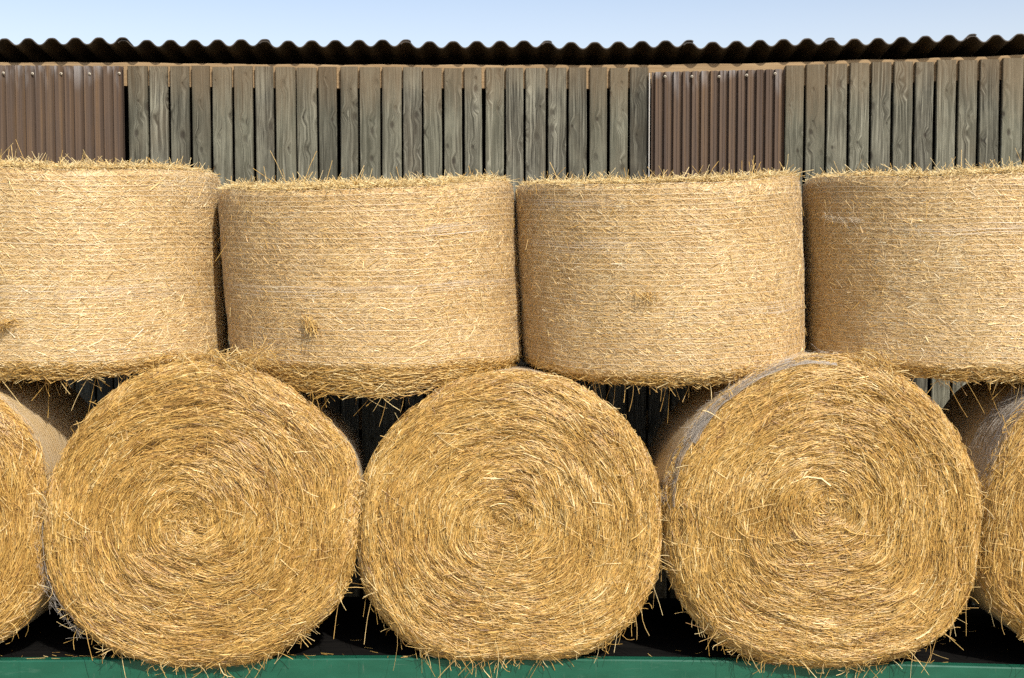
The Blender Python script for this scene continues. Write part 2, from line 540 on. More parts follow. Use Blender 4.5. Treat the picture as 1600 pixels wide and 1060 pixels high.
# ------------------------------------------------------------------ trailer
ZD = at(800, 1030, .04)[2]
trailer = empty('farm_trailer', (0, .6, 0), 'green painted steel trailer with dark deck carrying the bottom row of bales', 'trailer')
BE = [(-700, 1036), (0, 1033), (300, 1031), (560, 1029.5), (800, 1030), (1060, 1032), (1300, 1036), (1600, 1044), (2300, 1062)]
pxs = np.linspace(-700, 2300, 121)
tp = np.array([at(p, interp(BE, p), .085) for p in pxs])


def beam(y0, y1, h, name, mat, dz=0.0, lip=.006):
    m = MB()
    prof = [(y0 + .05, -h + .02), (y0 + .05, -h), (y0 + lip, -h), (y0, -h + lip), (y0, -lip), (y0 + lip, 0), (y1, 0), (y1, -.05)]
    m.grid(np.stack([np.stack([tp[:, 0], np.full(len(tp), y), tp[:, 2] + dz + z], -1) for y, z in prof]))
    return m.build(name, mat, trailer, smooth=False)


sb = beam(.085, .14, .24, 'side_beam', M['green'])
# welded seams / cover strips on the beam face
for p in (30, 562, 1120):
    q = at(p, interp(BE, p), .085)
    m = MB(); m.box(q[0] - .003, q[0] + .003, .0825, .086, q[2] - .235, q[2] - .006)
    m.build('seam', M['green'], sb, smooth=False, root=trailer)
m = MB()
m.grid(np.stack([np.stack([tp[:, 0], np.full(len(tp), y), tp[:, 2] + z], -1) for y, z in ((.142, -.05), (.142, -.006), (1.28, -.006), (1.28, -.06), (.142, -.05))]))
m.build('deck', M['deck'], trailer, smooth=False)
m = MB()
for y in (.35, .95):
    m.box(-5, 5, y, y + .09, ZD - .26, ZD - .07)
m.build('chassis', M['rubber'], trailer, smooth=False)
for x in (-2.6, -1.7, 2.2, 3.1):
    for y in (.22, 1.0):
        m = MB()
        a = np.arange(32) / 32 * 2 * PI
        pr = [(.05, 0), (.16, .0), (.17, -.01), (.27, -.01), (.295, .02), (.295, .16), (.27, .19), (.05, .19)]
        m.grid(np.stack([np.stack([x + r_ * np.cos(a), np.full(32, y + w_), .295 + r_ * np.sin(a)], -1) for r_, w_ in pr]), wrap=True)
        m.build('wheel', M['rubber'], trailer)

# ------------------------------------------------------------------ bales
SC = 6.0 / F                    # metres per photo pixel at the front plane


def outline(pts):
    """pts: (dx,dz) photo-pixel offsets from the centre -> periodic radius function in metres"""
    p = np.array(pts, float) * 1.018
    p[:, 1] = np.where(p[:, 1] < 0, p[:, 1] * 1.018, p[:, 1])
    a = np.arctan2(p[:, 1], p[:, 0]); r = np.hypot(p[:, 0], p[:, 1]) * SC
    o = np.argsort(a); a, r = a[o], r[o]
    aa = np.concatenate([a - 2 * PI, a, a + 2 * PI]); rr = np.concatenate([r, r, r])
    g = np.linspace(-2 * PI, 2 * PI, 2881)
    v = np.interp(g, aa, rr)
    k = np.exp(-np.linspace(-2, 2, 121) ** 2); k /= k.sum()
    v = np.convolve(v, k, 'same')
    gi, vi = g[720:2161], v[720:2161]
    return lambda th: np.interp(np.mod(np.asarray(th) + PI, 2 * PI) - PI, gi, vi)


def lower_bale(idx, cpx, pts, swirl, label, seed, n_straw, Y0=0.0, fringe=250, slump=0.0):
    r_ = np.random.default_rng(seed)
    c = at(cpx[0], cpx[1], Y0)
    rf = outline(pts)
    base = np.array([c[0], Y0 + .6, ZD])
    root = empty('straw_bale', base, label, 'straw bale', 'end-on bales in the bottom row')
    sw = np.array([swirl[0], -swirl[1]]) * SC

    def tk(th, y):                # the bale slumps: narrower at the top, and (slump) on its right shoulder, towards the back
        return 1 - np.interp(y, [.08, .2, 1.2], [0, .035, .06]) * np.clip(np.sin(th) * 1.6, 0, 1) - slump * np.interp(y, [.06, 1.2], [0, 1]) * np.clip(np.cos(th) * 1.5 + .2, 0, 1)

    def relief(rho, th):
        rr = rho * .73
        a = fbm(np.cos(th) * rr * 5, np.sin(th) * rr * 5, rr * 22, seed, 3)
        ring = noise(rr * 30 + 1.2 * noise(np.cos(th) * 2.2, np.sin(th) * 2.2, 3, seed), np.cos(th) * 2.4, np.sin(th) * 2.4, seed + 5)
        hol = -.030 * np.exp(-(rho / .16) ** 2)
        return .013 * a + .012 * ring + hol

    def face(rho, th, out=0.0):
        rad = rf(th) * rho
        e = np.clip((rho - .89) / .11, 0, 1)
        y = Y0 - .035 * (1 - rho ** 2) + .085 * e ** 2.2 - relief(np.minimum(rho, 1), th) * (1 - .5 * e) - out
        f = (1 - np.minimum(rho, 1)) ** 1.3
        return np.stack([c[0] + rad * np.cos(th) + sw[0] * f, y, c[2] + rad * np.sin(th) + sw[1] * f], -1)

    # ---- solid core
    m = MB()
    nt = 220
    th = np.arange(nt) / nt * 2 * PI
    rows = [face(np.full(nt, q), th, -.022) for q in np.linspace(.004, .985, 64)]
    def ringat(y, k):
        k = k * tk(th, y)
        rr = rf(th) * k * (1 + .006 * fbm(np.cos(th) * 3, np.sin(th) * 3, y * 4, seed + 3))
        return np.stack([c[0] + rr * np.cos(th), np.full(nt, Y0 + y), c[2] + rr * np.sin(th)], -1)
    m.grid(np.stack(rows), wrap=True)
    side = [rows[-1]] + [ringat(y, k) for y, k in ((.10, .992), (.16, .998), (.3, 1.0), (.5, 1.0), (.7, 1.0), (.9, 1.0), (1.05, .998), (1.13, .985), (1.17, .95), (1.19, .85), (1.2, .5), (1.2, .01))]
    m.grid(np.stack(side), wrap=True, mat=1)
    # ---- wound straw of the end face: curved half-tube blades laid along the spiral
    N = n_straw
    rho = np.sqrt(r_.uniform(0, 1, N)) * 1.0
    t0 = r_.uniform(-PI, PI, N)
    L = np.clip(r_.lognormal(math.log(.075), .5, N), .02, .28)
    k = 5
    u = np.linspace(-.5, .5, k)[None]
    rad = np.maximum(rf(t0) * rho, .02)
    coh = fbm(np.cos(t0) * rad * 4.5, np.sin(t0) * rad * 4.5, 9, seed + 21, 2)
    coh2 = noise(np.cos(t0) * rad * 14, np.sin(t0) * rad * 14, 4, seed + 25)
    psi = .05 + .26 * coh + .22 * coh2 + r_.normal(0, .14, N)
    wild = r_.uniform(0, 1, N) < (.06 + .5 * np.exp(-(rho / .14) ** 2))
    psi = np.where(wild, r_.uniform(-1.4, 1.4, N), psi)
    # matted clumps: patches where the straw lies crosswise, pressed in and browner
    clump = np.zeros(N)
    for _ in range(9):
        q, a0 = np.sqrt(r_.uniform(.03, .92)), r_.uniform(-PI, PI)
        dx = rad * np.cos(t0) - rf(a0) * q * np.cos(a0); dz = rad * np.sin(t0) - rf(a0) * q * np.sin(a0)
        st_ = r_.uniform(.6, 1.8)
        al_ = -dx * np.sin(a0) + dz * np.cos(a0); ac_ = dx * np.cos(a0) + dz * np.sin(a0)
        cw = np.exp(-((al_ / (.055 * st_)) ** 2 + (ac_ / .032) ** 2))
        clump = np.maximum(clump, cw)
        psi = psi + cw * (r_.uniform(-.5, .5) + r_.normal(0, .45, N))
    dth = (L * np.cos(psi) / rad)[:, None] * u
    curl = r_.normal(0, .25, N)[:, None] * (u ** 2 - .08) * L[:, None]
    drho = (L * np.sin(psi) / rf(t0))[:, None] * u + curl / rf(t0)[:, None]
    dth = np.clip(dth, -1.3, 1.3)
    R = np.clip(rho[:, None] + drho, .003, 1.012)
    TH = t0[:, None] + dth
    tilt = r_.normal(0, .10, N)
    lift = r_.uniform(-.015, .007, N) - .010 * clump + np.where(wild, .004, 0)
    P = face(R, TH, (lift[:, None] + tilt[:, None] * u * L[:, None]))
    T = unit(np.gradient(P, axis=1))
    outn = np.array([0, -1.0, 0])
    wdt = np.clip(r_.lognormal(math.log(.00112), .34, N), .0006, .0042)
    roll = r_.normal(0, .6, N)
    s0 = unit(np.cross(T, outn))
    nn = np.cross(s0, T)
    sd = s0 * np.cos(roll)[:, None, None] + nn * np.sin(roll)[:, None, None]
    nu = np.cross(sd, T)
    nu *= np.sign((nu * outn).sum(-1, keepdims=True) + 1e-6)
    # colour: patches of darker and paler straw
    col = np.clip(.47 - .16 * clump + r_.normal(0, .03) + .12 * coh + .21 * r_.normal(0, 1, N) + .08 * noise(rad * 18, np.cos(t0) * 2, np.sin(t0) * 2, seed + 8), 0, 1)
    m.strips(P, sd * wdt[:, None, None], nu * (wdt * .75)[:, None, None], col, mat=0)
    m.build('straw_roll', [M['straw'], M['packed']], root)

    # ---- stray straw around the rim and across the face
    m = MB()
    N = fringe
    t0 = np.where(r_.uniform(0, 1, N) < .28, r_.normal(-PI / 2, .8, N), r_.uniform(-PI, PI, N))
    L = np.clip(r_.lognormal(math.log(.055), .5, N), .02, .20)
    p0 = face(np.full(N, .97) + r_.uniform(-.05, .03, N), t0)
    tang = np.stack([-np.sin(t0), 0 * t0, np.cos(t0)], -1)
    ro = np.stack([np.cos(t0), 0 * t0, np.sin(t0)], -1)
    d = unit(tang * (r_.choice([-1, 1], N) * r_.uniform(.3, 1.2, N))[:, None] + ro * r_.uniform(.0, .75, N)[:, None] + np.array([0, -1.0, 0]) * r_.uniform(-.05, .55, N)[:, None]
             + np.array([0, 0, -1.0]) * (np.clip(-np.sin(t0), 0, 1) * r_.uniform(0, .7, N))[:, None])
    u = np.linspace(0, 1, 5)[None, :, None]
    P = p0[:, None] + d[:, None] * u * L[:, None, None] + np.array([0, 0, -1.0]) * (u ** 2) * (L * r_.uniform(0, .35, N))[:, None, None] + r_.normal(0, .011, (N, 1, 3)) * np.sin(u * PI) + r_.normal(0, .008, (N, 1, 3)) * np.clip(u - .55, 0, 1) * 3
    m.tubes(P, np.clip(r_.normal(.0013, .0004, N), .0007, .0024), np.clip(r_.normal(.62, .22, N), 0, 1))
    N = 260
    rho = np.sqrt(r_.uniform(0, 1, N)) * .97; t0 = r_.uniform(-PI, PI, N)
    p0 = face(rho, t0, -.004)
    a = r_.uniform(0, 2 * PI, N)
    d = unit(np.stack([np.cos(a), -r_.uniform(.0, .30, N), np.sin(a)], -1))
    L = np.clip(r_.lognormal(math.log(.07), .45, N), .02, .19)
    P = p0[:, None] + d[:, None] * u * L[:, None, None] + r_.normal(0, .01, (N, 1, 3)) * np.sin(u * PI) * np.array([1, .4, 1])
    m.tubes(P, np.clip(r_.normal(.0014, .0004, N), .0008, .0024), np.clip(r_.normal(.72, .2, N), 0, 1))
    tag(m.build('stray_straw', M['straw'], root), kind='stuff')

    # ---- net wound round the side
    m = MB()
    nt2 = 260
    th = np.arange(nt2 + 1) / nt2 * 2 * PI
    rows = 44
    for q in range(rows):
        y = .085 + q * .0255 + r_.normal(0, .003)
        wob = .004 * fbm(np.cos(th) * 4, np.sin(th) * 4, q * .7, seed, 2)
        rr = rf(th) * np.interp(y, [.085, .16, .3], [.990, .999, 1.001]) * tk(th, y) + .004 + .003 * noise(np.cos(th) * 20, np.sin(th) * 20, q * 3.1, seed)
        P = np.stack([c[0] + rr * np.cos(th), Y0 + y + wob, c[2] + rr * np.sin(th)], -1)[None]
        m.strips(P, np.broadcast_to(np.array([0, .0011, 0]), P.shape), unit(P - c) * .0004, np.array([.5]))
        zig = np.arange(nt2 * 2 + 1); tz = zig / (nt2 * 2) * 2 * PI
        rz = rf(tz) * np.interp(y, [.085, .16, .3], [.990, .999, 1.001]) * tk(tz, y) + .004
        P = np.stack([c[0] + rz * np.cos(tz), Y0 + y + (zig % 2) * .0255, c[2] + rz * np.sin(tz)], -1)[None]
        m.strips(P, np.broadcast_to(np.array([0, .0005, 0]), P.shape) + 0, unit(P - c) * .0003, np.array([.5]))
    m.build('net_wrap', M['net'], root)
    return root, c, rf, face


def wisps(root, p_list, spread, count, L, seed, name, mat, flow=None, rad=.0006, parts=None):
    """bunched fine fibres (torn net) around a polyline of points"""
    r_ = np.random.default_rng(seed)
    pl = np.array(p_list, float)
    i = r_.uniform(0, len(pl) - 1, count)
    k0 = np.floor(i).astype(int); f = (i - k0)[:, None]
    k1 = np.minimum(k0 + 1, len(pl) - 1)
    p = pl[k0] * (1 - f) + pl[k1] * f + r_.normal(0, 1, (count, 3)) * np.array(spread)
    d = unit(pl[k1] - pl[k0] + 1e-6)
    d = unit(d + r_.normal(0, .45, (count, 3)))
    ll = np.clip(r_.lognormal(math.log(L), .5, count), .01, .3)
    u = np.linspace(-.5, .5, 6)[None, :, None]
    P = p[:, None] + d[:, None] * u * ll[:, None, None]
    P = P + np.cumsum(r_.normal(0, .12, P.shape), axis=1) * ll[:, None, None] * .25
    m = MB()
    m.tubes(P, np.full(count, rad), np.full(count, .5))
    return tag(m.build(name, mat, root), kind='stuff')


def tuft(root, p, d, count, L, spread, seed, name='straw_tuft', lean=.6, label=None):
    r_ = np.random.default_rng(seed)
    p0 = np.array(p) + r_.normal(0, 1, (count, 3)) * np.array(spread)
    dd = unit(unit(np.array(d, float)) + r_.normal(0, lean, (count, 3)))
    ll = np.clip(r_.lognormal(math.log(L), .4, count), .015, .25)
    u = np.linspace(-.4, .6, 5)[None, :, None]
    P = p0[:, None] + dd[:, None] * u * ll[:, None, None] + r_.normal(0, .10, (count, 1, 3)) * (u ** 2) * ll[:, None, None]
    m = MB()
    m.tubes(P, np.clip(r_.normal(.0014, .0004, count), .0008, .0024), np.clip(r_.normal(.6, .25, count), 0, 1))
    return tag(m.build(name, M['straw'], root), label=label, kind='stuff')


O1 = [(247, 50), (247, 0), (240, 90), (177, 162), (100, 215), (20, 240), (-80, 222), (-183, 142), (-225, 75), (-247, 10), (-250, -60), (-232, -136), (-181, -192), (-123, -224), (-10, -241), (94, -231), (162, -190), (217, -136), (240, -60)]
O2 = [(241, 20), (238, -77), (210, -145), (173, -190), (125, -218), (0, -224), (-129, -219), (-187, -180), (-228, -118), (-239, -47), (-238, 15), (-210, 95), (-150, 168), (-70, 214), (5, 226), (90, 212), (165, 166), (218, 95)]
O3 = [(247, 40), (247, -60), (238, -123), (205, -185), (150, -225), (79, -240), (-23, -243), (-125, -226), (-183, -188), (-222, -138), (-246, -50), (-247, 10), (-228, 85), (-177, 158), (-100, 215), (13, 244), (95, 225), (163, 178), (220, 100)]
O0 = [(248, 50), (246, -90), (225, -150), (185, -190), (100, -225), (0, -238), (-150, -200), (-245, 0), (-180, 170), (0, 244), (110, 222), (185, 185), (230, 130)]
O4 = [(-245, -15), (-236, -115), (-180, -175), (-90, -225), (0, -235), (170, -185), (245, 0), (180, 175), (0, 243), (-110, 220), (-180, 175), (-222, 95)]

NS = 38000
B1 = lower_bale(1, (310, 805), O1, (-8, 0), 'end-on bale with grey net fuzz down its left edge, left neighbour of the middle one', 101, NS, 0.0, slump=.13)
B2 = lower_bale(2, (795, 809), O2, (-15, 6), 'middle bale of the bottom row, end-on, with loose straws criss-crossing its coarse swirl', 102, NS, 0.02)
B3 = lower_bale(3, (1289, 801), O3, (5, -18), 'end-on straw bale with a grey torn net strip over its upper left edge', 103, NS, -.01)
B0 = lower_bale(0, (-185, 812), O0, (0, 0), 'end-on bale of the bottom row cut off by the left edge of the photo', 104, 18000, 0.02)
B4 = lower_bale(4, (1782, 816), O4, (0, 0), 'end-on bale cut off by the right edge, with grey net bunched over its side', 105, 18000, 0.0)


def rim_pts(B, a0, a1, y, k=1.006, n=14):
    root, c, rf, face = B
    t = np.radians(np.linspace(a0, a1, n))
    r = rf(t) * k
    return np.stack([c[0] + r * np.cos(t), np.full(n, c[1] + y), c[2] + r * np.sin(t)], -1)


def net_band(B, a0, a1, y0, y1, rows, seed, wisp=220, rad0=.004, crumple=.006):
    """a bunched strip of knitted net lying over the rim of an end-on bale"""
    root, c, rf, face = B
    r_ = np.random.default_rng(seed)
    m = MB()
    n = int(abs(a1 - a0) * 5)
    th = np.radians(np.linspace(a0, a1, n))

    def P_(th, y):
        k = np.interp(y, [-.01, .05, .085, .16, .3], [.955, .980, .990, .999, 1.001]) * (1 - np.interp(y, [.08, .2, 1.2], [0, .035, .06]) * np.clip(np.sin(th) * 1.6, 0, 1))
        rr = rf(th) * k + rad0 + crumple * (.6 + fbm(th * 9, y * 30, 0, seed, 3)) - .022 * (1 - np.clip(np.minimum(th - math.radians(min(a0, a1)), math.radians(max(a0, a1)) - th) / .30, 0, 1)) + .012 * np.clip(noise(th * 5, y * 9, 2, seed) - .35, 0, 1)
        return np.stack([c[0] + rr * np.cos(th), c[1] + y, c[2] + rr * np.sin(th)], -1)
    ends = np.clip(np.minimum(th - th.min(), th.max() - th) / .25, 0, 1)
    for q in range(rows):
        f = q / (rows - 1)
        y = y0 + (y1 - y0) * f * (.35 + .65 * ends) + .008 * fbm(th * 5, q * .25, 1, seed, 3) + r_.normal(0, .002)
        P = P_(th, y)[None]
        m.tubes(P, np.full(1, r_.uniform(.0004, .0008)), np.array([.5]))
        if q % 2 == 0:
            zig = np.linspace(th[0], th[-1], n * 2)
            yz = np.interp(zig, np.sort(th), y[np.argsort(th)]) + (np.arange(n * 2) % 2) * (y1 - y0) / rows * 2
            m.tubes(P_(zig, yz)[None], np.full(1, .0003), np.array([.5]))
    m.build('torn_net', M['torn'], root)
    wisps(root, rim_pts(B, a0, a1, (y0 + y1) / 2 * .7), (.008, (y1 - y0) * .3, .008), wisp, .05, seed + 1, 'net_fibres', M['torn'], rad=.0004)


net_band(B3, 86, 178, .0, .16, 32, 1)
net_band(B3, 138, 152, .0, .09, 30, 2, 120, .010, .012)
net_band(B1, 172, 226, .02, .10, 22, 3, 160)
net_band(B4, 112, 176, .05, .42, 56, 4, 260)
tuft(B1[0], rim_pts(B1, 77, 77, .07, 1.035, 1)[0], (1, -.15, -.1), 300, .07, (.10, .035, .024), 31, lean=.7)
tuft(B3[0], rim_pts(B3, 72, 72, .05, 1.0, 1)[0], (.8, -.2, -.5), 150, .06, (.07, .03, .03), 32)


def upper_bale(cx_px, rad_px, topy, boty, sagy, shear, label, seed, dome=.045, Yax=.92, n_straw=34000):
    """upright netted bale. topy: (left, mid, right) photo rows of the net's top edge; boty/sagy likewise for the bottom"""
    r_ = np.random.default_rng(seed)
    R0 = rad_px * (6 + Yax) / F * .994
    cx = at(cx_px, 420, Yax)[0]
    YF = Yax - R0
    zt = [at(cx_px + dx, py, y)[2] for dx, py, y in zip((-rad_px, 0, rad_px), topy, (Yax, YF, Yax))]
    zb = [at(cx_px + dx, py, y)[2] for dx, py, y in zip((-rad_px, 0, rad_px), boty, (Yax, YF, Yax))]
    shm = shear * (6 + Yax) / F
    base = np.array([cx, Yax, min(zb)])
    root = empty('straw_bale', base, label, 'straw bale', 'upright netted bales in the top row')

    def ztop(s):                      # s = normalised x in the bale, -1..1
        return zt[1] + (zt[2] - zt[0]) / 2 * s + ((zt[0] + zt[2]) / 2 - zt[1]) * s * s + .007 * fbm(s * 2.3, 0, 0, seed)

    def zbot(s):
        return zb[1] + (zb[2] - zb[0]) / 2 * s + ((zb[0] + zb[2]) / 2 - zb[1]) * s * s + .012 * fbm(s * 3, 5, 0, seed)

    H = (zt[1] - zb[1])

    def surf(ph, t, out=0.0):
        """ph: angle (-pi/2 faces the camera), t: 0 bottom .. 1 top of the net"""
        s = np.cos(ph)
        z0, z1 = zbot(s), ztop(s)
        z = z0 + (z1 - z0) * t
        te = np.abs(t - .5) * 2
        k = 1 - .014 * te ** 2 - np.where(t > .5, .022, .012) * np.clip((te - .93) / .07, 0, 1) ** 2.0
        lump = .007 * fbm(np.cos(ph) * 2.2, np.sin(ph) * 2.2, t * 3, seed + 2, 3) + .0045 * fbm(np.cos(ph) * 9, np.sin(ph) * 9, t * 9, seed + 12, 2)
        row = .0014 * np.sin(PI * np.mod(t * (H / .0268) , 1.0)) ** 2
        r = R0 * k + lump + out + row
        return np.stack([cx + shm * (.5 - t) + r * np.cos(ph), Yax + r * np.sin(ph), z], -1)

    H = (zt[1] - zb[1])
    m = MB()
    nt = 260
    ph = np.arange(nt) / nt * 2 * PI
    body = [surf(ph, np.full(nt, t), -.004) for t in np.linspace(0, 1, 150)]
    m.grid(np.stack(body), wrap=True, mat=1)

    def cap(k, up):
        s = np.cos(ph)
        z = (ztop(s * k) if up else zbot(s * k))
        b = (dome - .010) * (1 - k ** 5) * (1 if up else -1) + (.018 * fbm(np.cos(ph) * k * 5, np.sin(ph) * k * 5, 3, seed) if up else 0)
        r = R0 * .93 * k
        return np.stack([cx + shm * (-.5 if up else .5) + r * np.cos(ph), Yax + r * np.sin(ph), z + b], -1)
    m.grid(np.stack([body[-1]] + [cap(k, True) for k in np.linspace(.99, .01, 26)]), wrap=True, mat=2)
    sagm = sagy * (6 + YF) / F

    def under(k, f):
        s = np.cos(ph)
        return np.stack([cx + shm * .5 + R0 * k * np.cos(ph), Yax + R0 * k * np.sin(ph), zbot(s) - sagm * (1 - .75 * s * s) * f], -1)
    m.grid(np.stack([body[0]] + [under(k, f) for k, f in ((.965, .25), (.945, .5), (.91, .72), (.84, .85), (.7, .9), (.4, .9), (.01, .9))])[::-1], wrap=True, mat=2)
    # short pieces of straw showing through the net
    N = n_straw
    p0 = r_.uniform(-PI / 2 - 1.95, -PI / 2 + 1.95, N)
    t0 = r_.uniform(.0, 1.0, N)
    L = np.clip(r_.lognormal(math.log(.030), .5, N), .009, .15)
    coh = fbm(np.cos(p0) * 3, np.sin(p0) * 3, t0 * 5, seed + 4)
    al = .45 * coh + r_.normal(0, .55, N)
    u = np.linspace(-.5, .5, 3)[None]
    PH = p0[:, None] + (L * np.cos(al) / R0)[:, None] * u
    TT = np.clip(t0[:, None] + (L * np.sin(al) / H)[:, None] * u, -.01, 1.01)
    lift = r_.uniform(-.004, .002, N)
    tl = r_.normal(0, .035, N)
    P = surf(PH, TT, lift[:, None] + tl[:, None] * u * L[:, None])
    T = unit(np.gradient(P, axis=1))
    on = np.stack([np.cos(PH), np.sin(PH), 0 * PH], -1)
    s0 = unit(np.cross(T, on)); nn = np.cross(s0, T)
    roll = r_.normal(0, .55, N)
    sd = s0 * np.cos(roll)[:, None, None] + nn * np.sin(roll)[:, None, None]
    nu = np.cross(sd, T); nu *= np.sign((nu * on).sum(-1, keepdims=True) + 1e-6)
    wdt = np.clip(r_.lognormal(math.log(.00095), .42, N), .0005, .0030)
    col = np.clip(.50 + r_.normal(0, .05) + .14 * coh + .24 * r_.normal(0, 1, N), 0, 1)
    m.strips(P, sd * wdt[:, None, None], nu * (wdt * .7)[:, None, None], col, mat=0)
    m.build('straw_roll', [M['straw_net'], M['packed'], M['core']], root)

    # loose straw: thatch over the top, skirt and hanging pieces at the bottom
    m = MB()
    N = 5200
    rr = np.sqrt(r_.uniform(.0, 1, N)); front = r_.uniform(0, 1, N) < .62
    pa = np.where(front, r_.normal(-PI / 2, .75, N), r_.uniform(-PI, PI, N))
    rr = np.where(front, np.clip(1.0 - np.abs(r_.normal(0, .10, N)), .5, 1.0), rr)
    s = np.cos(pa) * rr
    edge = rr ** 8
    zz = ztop(s) + .004 + dome * (1 - rr ** 5) + .010 * fbm(np.cos(pa) * rr * 5, np.sin(pa) * rr * 5, 3, seed) + r_.uniform(-.014, .012, N)
    p0 = np.stack([cx - shm * .5 + R0 * .965 * rr * np.cos(pa), Yax + R0 * .965 * rr * np.sin(pa), zz], -1)
    a = r_.uniform(0, 2 * PI, N)
    steep = np.where(r_.uniform(0, 1, N) < .24, r_.uniform(.3, 1.5, N), r_.uniform(-.12, .32, N))
    d = unit(np.stack([np.cos(a), np.sin(a), steep], -1))
    L = np.clip(r_.lognormal(math.log(.05), .42, N), .02, .15)
    u = np.linspace(-.35, .65, 4)[None, :, None]
    P = p0[:, None] + d[:, None] * u * L[:, None, None] + r_.normal(0, .08, (N, 1, 3)) * (u ** 2) * L[:, None, None]
    m.tubes(P, np.clip(r_.normal(.0013, .0004, N), .0007, .0023), np.clip(r_.normal(.90, .16, N), 0, 1))
    # a few long ones standing up
    N = 36
    pa = r_.normal(-PI / 2, .8, N); rr = r_.uniform(.7, 1, N)
    p0 = np.stack([cx - shm * .5 + R0 * .95 * rr * np.cos(pa), Yax + R0 * .95 * rr * np.sin(pa), ztop(np.cos(pa) * rr)], -1)
    d = unit(np.stack([r_.normal(0, .6, N), r_.normal(0, .3, N), np.ones(N)], -1))
    P = p0[:, None] + d[:, None] * np.linspace(0, 1, 4)[None, :, None] * np.clip(r_.lognormal(math.log(.085), .45, N), .05, .24)[:, None, None]
    P = P + r_.normal(0, .012, (N, 1, 3)) * np.linspace(0, 1, 4)[None, :, None] ** 2
    m.tubes(P, r_.uniform(.0009, .0018, N), np.clip(r_.normal(.7, .15, N), 0, 1))
    # skirt below the net
    sag = lambda s_: (lambda z: z)(np.array([0.0]))
    N = 4200
    pa = r_.uniform(-PI / 2 - 1.6, -PI / 2 + 1.6, N)
    s = np.cos(pa)
    f = r_.uniform(0, 1, N) ** 1.3
    drop = sagy * (6 + YF) / F * (1 - s * s * .75)
    rk = R0 * (.985 - .055 * f ** 2) - .02 * r_.uniform(0, 1, N)
    p0 = np.stack([cx + shm * .5 + rk * np.cos(pa), Yax + rk * np.sin(pa), zbot(s) + .035 - (drop + .035) * f], -1)
    tang = np.stack([-np.sin(pa), np.cos(pa), 0 * pa], -1)
    on = np.stack([np.cos(pa), np.sin(pa), 0 * pa], -1)
    d = unit(tang * r_.choice([-1, 1], N)[:, None] + on * r_.uniform(-.25, .25, N)[:, None] + np.array([0, 0, -1]) * np.abs(r_.normal(0, .35, N))[:, None] + np.array([0, 0, 1]) * np.abs(r_.normal(0, .12, N))[:, None])
    L = np.clip(r_.lognormal(math.log(.07), .4, N), .02, .18)
    u = np.linspace(-.5, .5, 5)[None, :, None]
    P = p0[:, None] + d[:, None] * u * L[:, None, None] + r_.normal(0, .10, (N, 1, 3)) * (u ** 2) * L[:, None, None]
    m.tubes(P, np.clip(r_.normal(.0014, .0004, N), .0007, .0024), np.clip(r_.normal(.62, .22, N), 0, 1))
    N = 70
    pa = r_.uniform(-PI / 2 - 1.3, -PI / 2 + 1.3, N); s = np.cos(pa)
    drop = sagy * (6 + YF) / F * (1 - s * s * .75)
    rk = r_.uniform(.75, .97, N)
    p0 = np.stack([cx + shm * .5 + R0 * rk * np.cos(pa), Yax + R0 * rk * np.sin(pa), zbot(s) - drop * .8], -1)
    d = unit(np.stack([r_.normal(0, .55, N), r_.normal(-.1, .3, N), -np.ones(N)], -1))
    P = p0[:, None] + d[:, None] * np.linspace(0, 1, 5)[None, :, None] * np.clip(r_.lognormal(math.log(.085), .5, N), .03, .26)[:, None, None] + r_.normal(0, .026, (N, 1, 3)) * np.linspace(0, 1, 5)[None, :, None] ** 2
    m.tubes(P, r_.uniform(.0009, .0019, N), np.clip(r_.normal(.6, .22, N), 0, 1))
    # straw pieces caught in the net, standing off the surface
    N = 170
    pa = r_.uniform(-PI / 2 - 1.5, -PI / 2 + 1.5, N); t0 = r_.uniform(.03, .99, N)
    p0 = surf(pa, t0, .004)
    tang = np.stack([-np.sin(pa), np.cos(pa), 0 * pa], -1); on = np.stack([np.cos(pa), np.sin(pa), 0 * pa], -1)
    a = r_.uniform(0, 2 * PI, N)
    d = unit(tang * np.cos(a)[:, None] + np.array([0, 0, 1]) * np.sin(a)[:, None] + on * np.abs(r_.normal(0, .18, N))[:, None])
    L = np.clip(r_.lognormal(math.log(.04), .45, N), .015, .12)
    P = p0[:, None] + d[:, None] * np.linspace(0, 1, 4)[None, :, None] * L[:, None, None]
    m.tubes(P, np.clip(r_.normal(.0012, .0003, N), .0007, .002), np.clip(r_.normal(.7, .18, N), 0, 1))
    tag(m.build('loose_straw', M['straw'], root), kind='stuff')

    # net
    m = MB()
    rows = int(H / .0268)
    nt2 = 300
    ph2 = np.linspace(-PI, PI, nt2 + 1)
    slope = r_.normal(0, .002)
    for q in range(rows + 1):
        t = np.clip(.035 + .965 * (q + r_.normal(0, .04)) / rows, 0, 1) * np.ones(nt2 + 1) + .002 * fbm(np.cos(ph2) * 3, np.sin(ph2) * 3, q * .35, seed) + slope * np.cos(ph2)
        P = surf(ph2, t, .0035 + .0018 * noise(np.cos(ph2) * 26, np.sin(ph2) * 26, q * 2.3, seed))[None]
        on = np.stack([np.cos(ph2), np.sin(ph2), 0 * ph2], -1)[None]
        w = .0006 * (1 + .5 * noise(ph2 * 3, q * 1.7, 0, seed + 6))[None, :, None]
        if r_.uniform() < .07: w = w * (1 + .8 * np.clip(noise(ph2 * 1.3, q * 1.1, 0, seed + 9), 0, 1))[None, :, None]
        m.strips(P, np.array([0, 0, 1.0]) * w, on * .0004, np.array([.5]))
        zig = np.arange(nt2 * 2 + 1); pz = zig / (nt2 * 2) * 2 * PI - PI
        tz = np.clip(.035 + .965 * (q + (zig % 2)) / rows, 0, 1.0) + .004 * fbm(np.cos(pz) * 3, np.sin(pz) * 3, q * .35, seed) + slope * np.cos(pz)
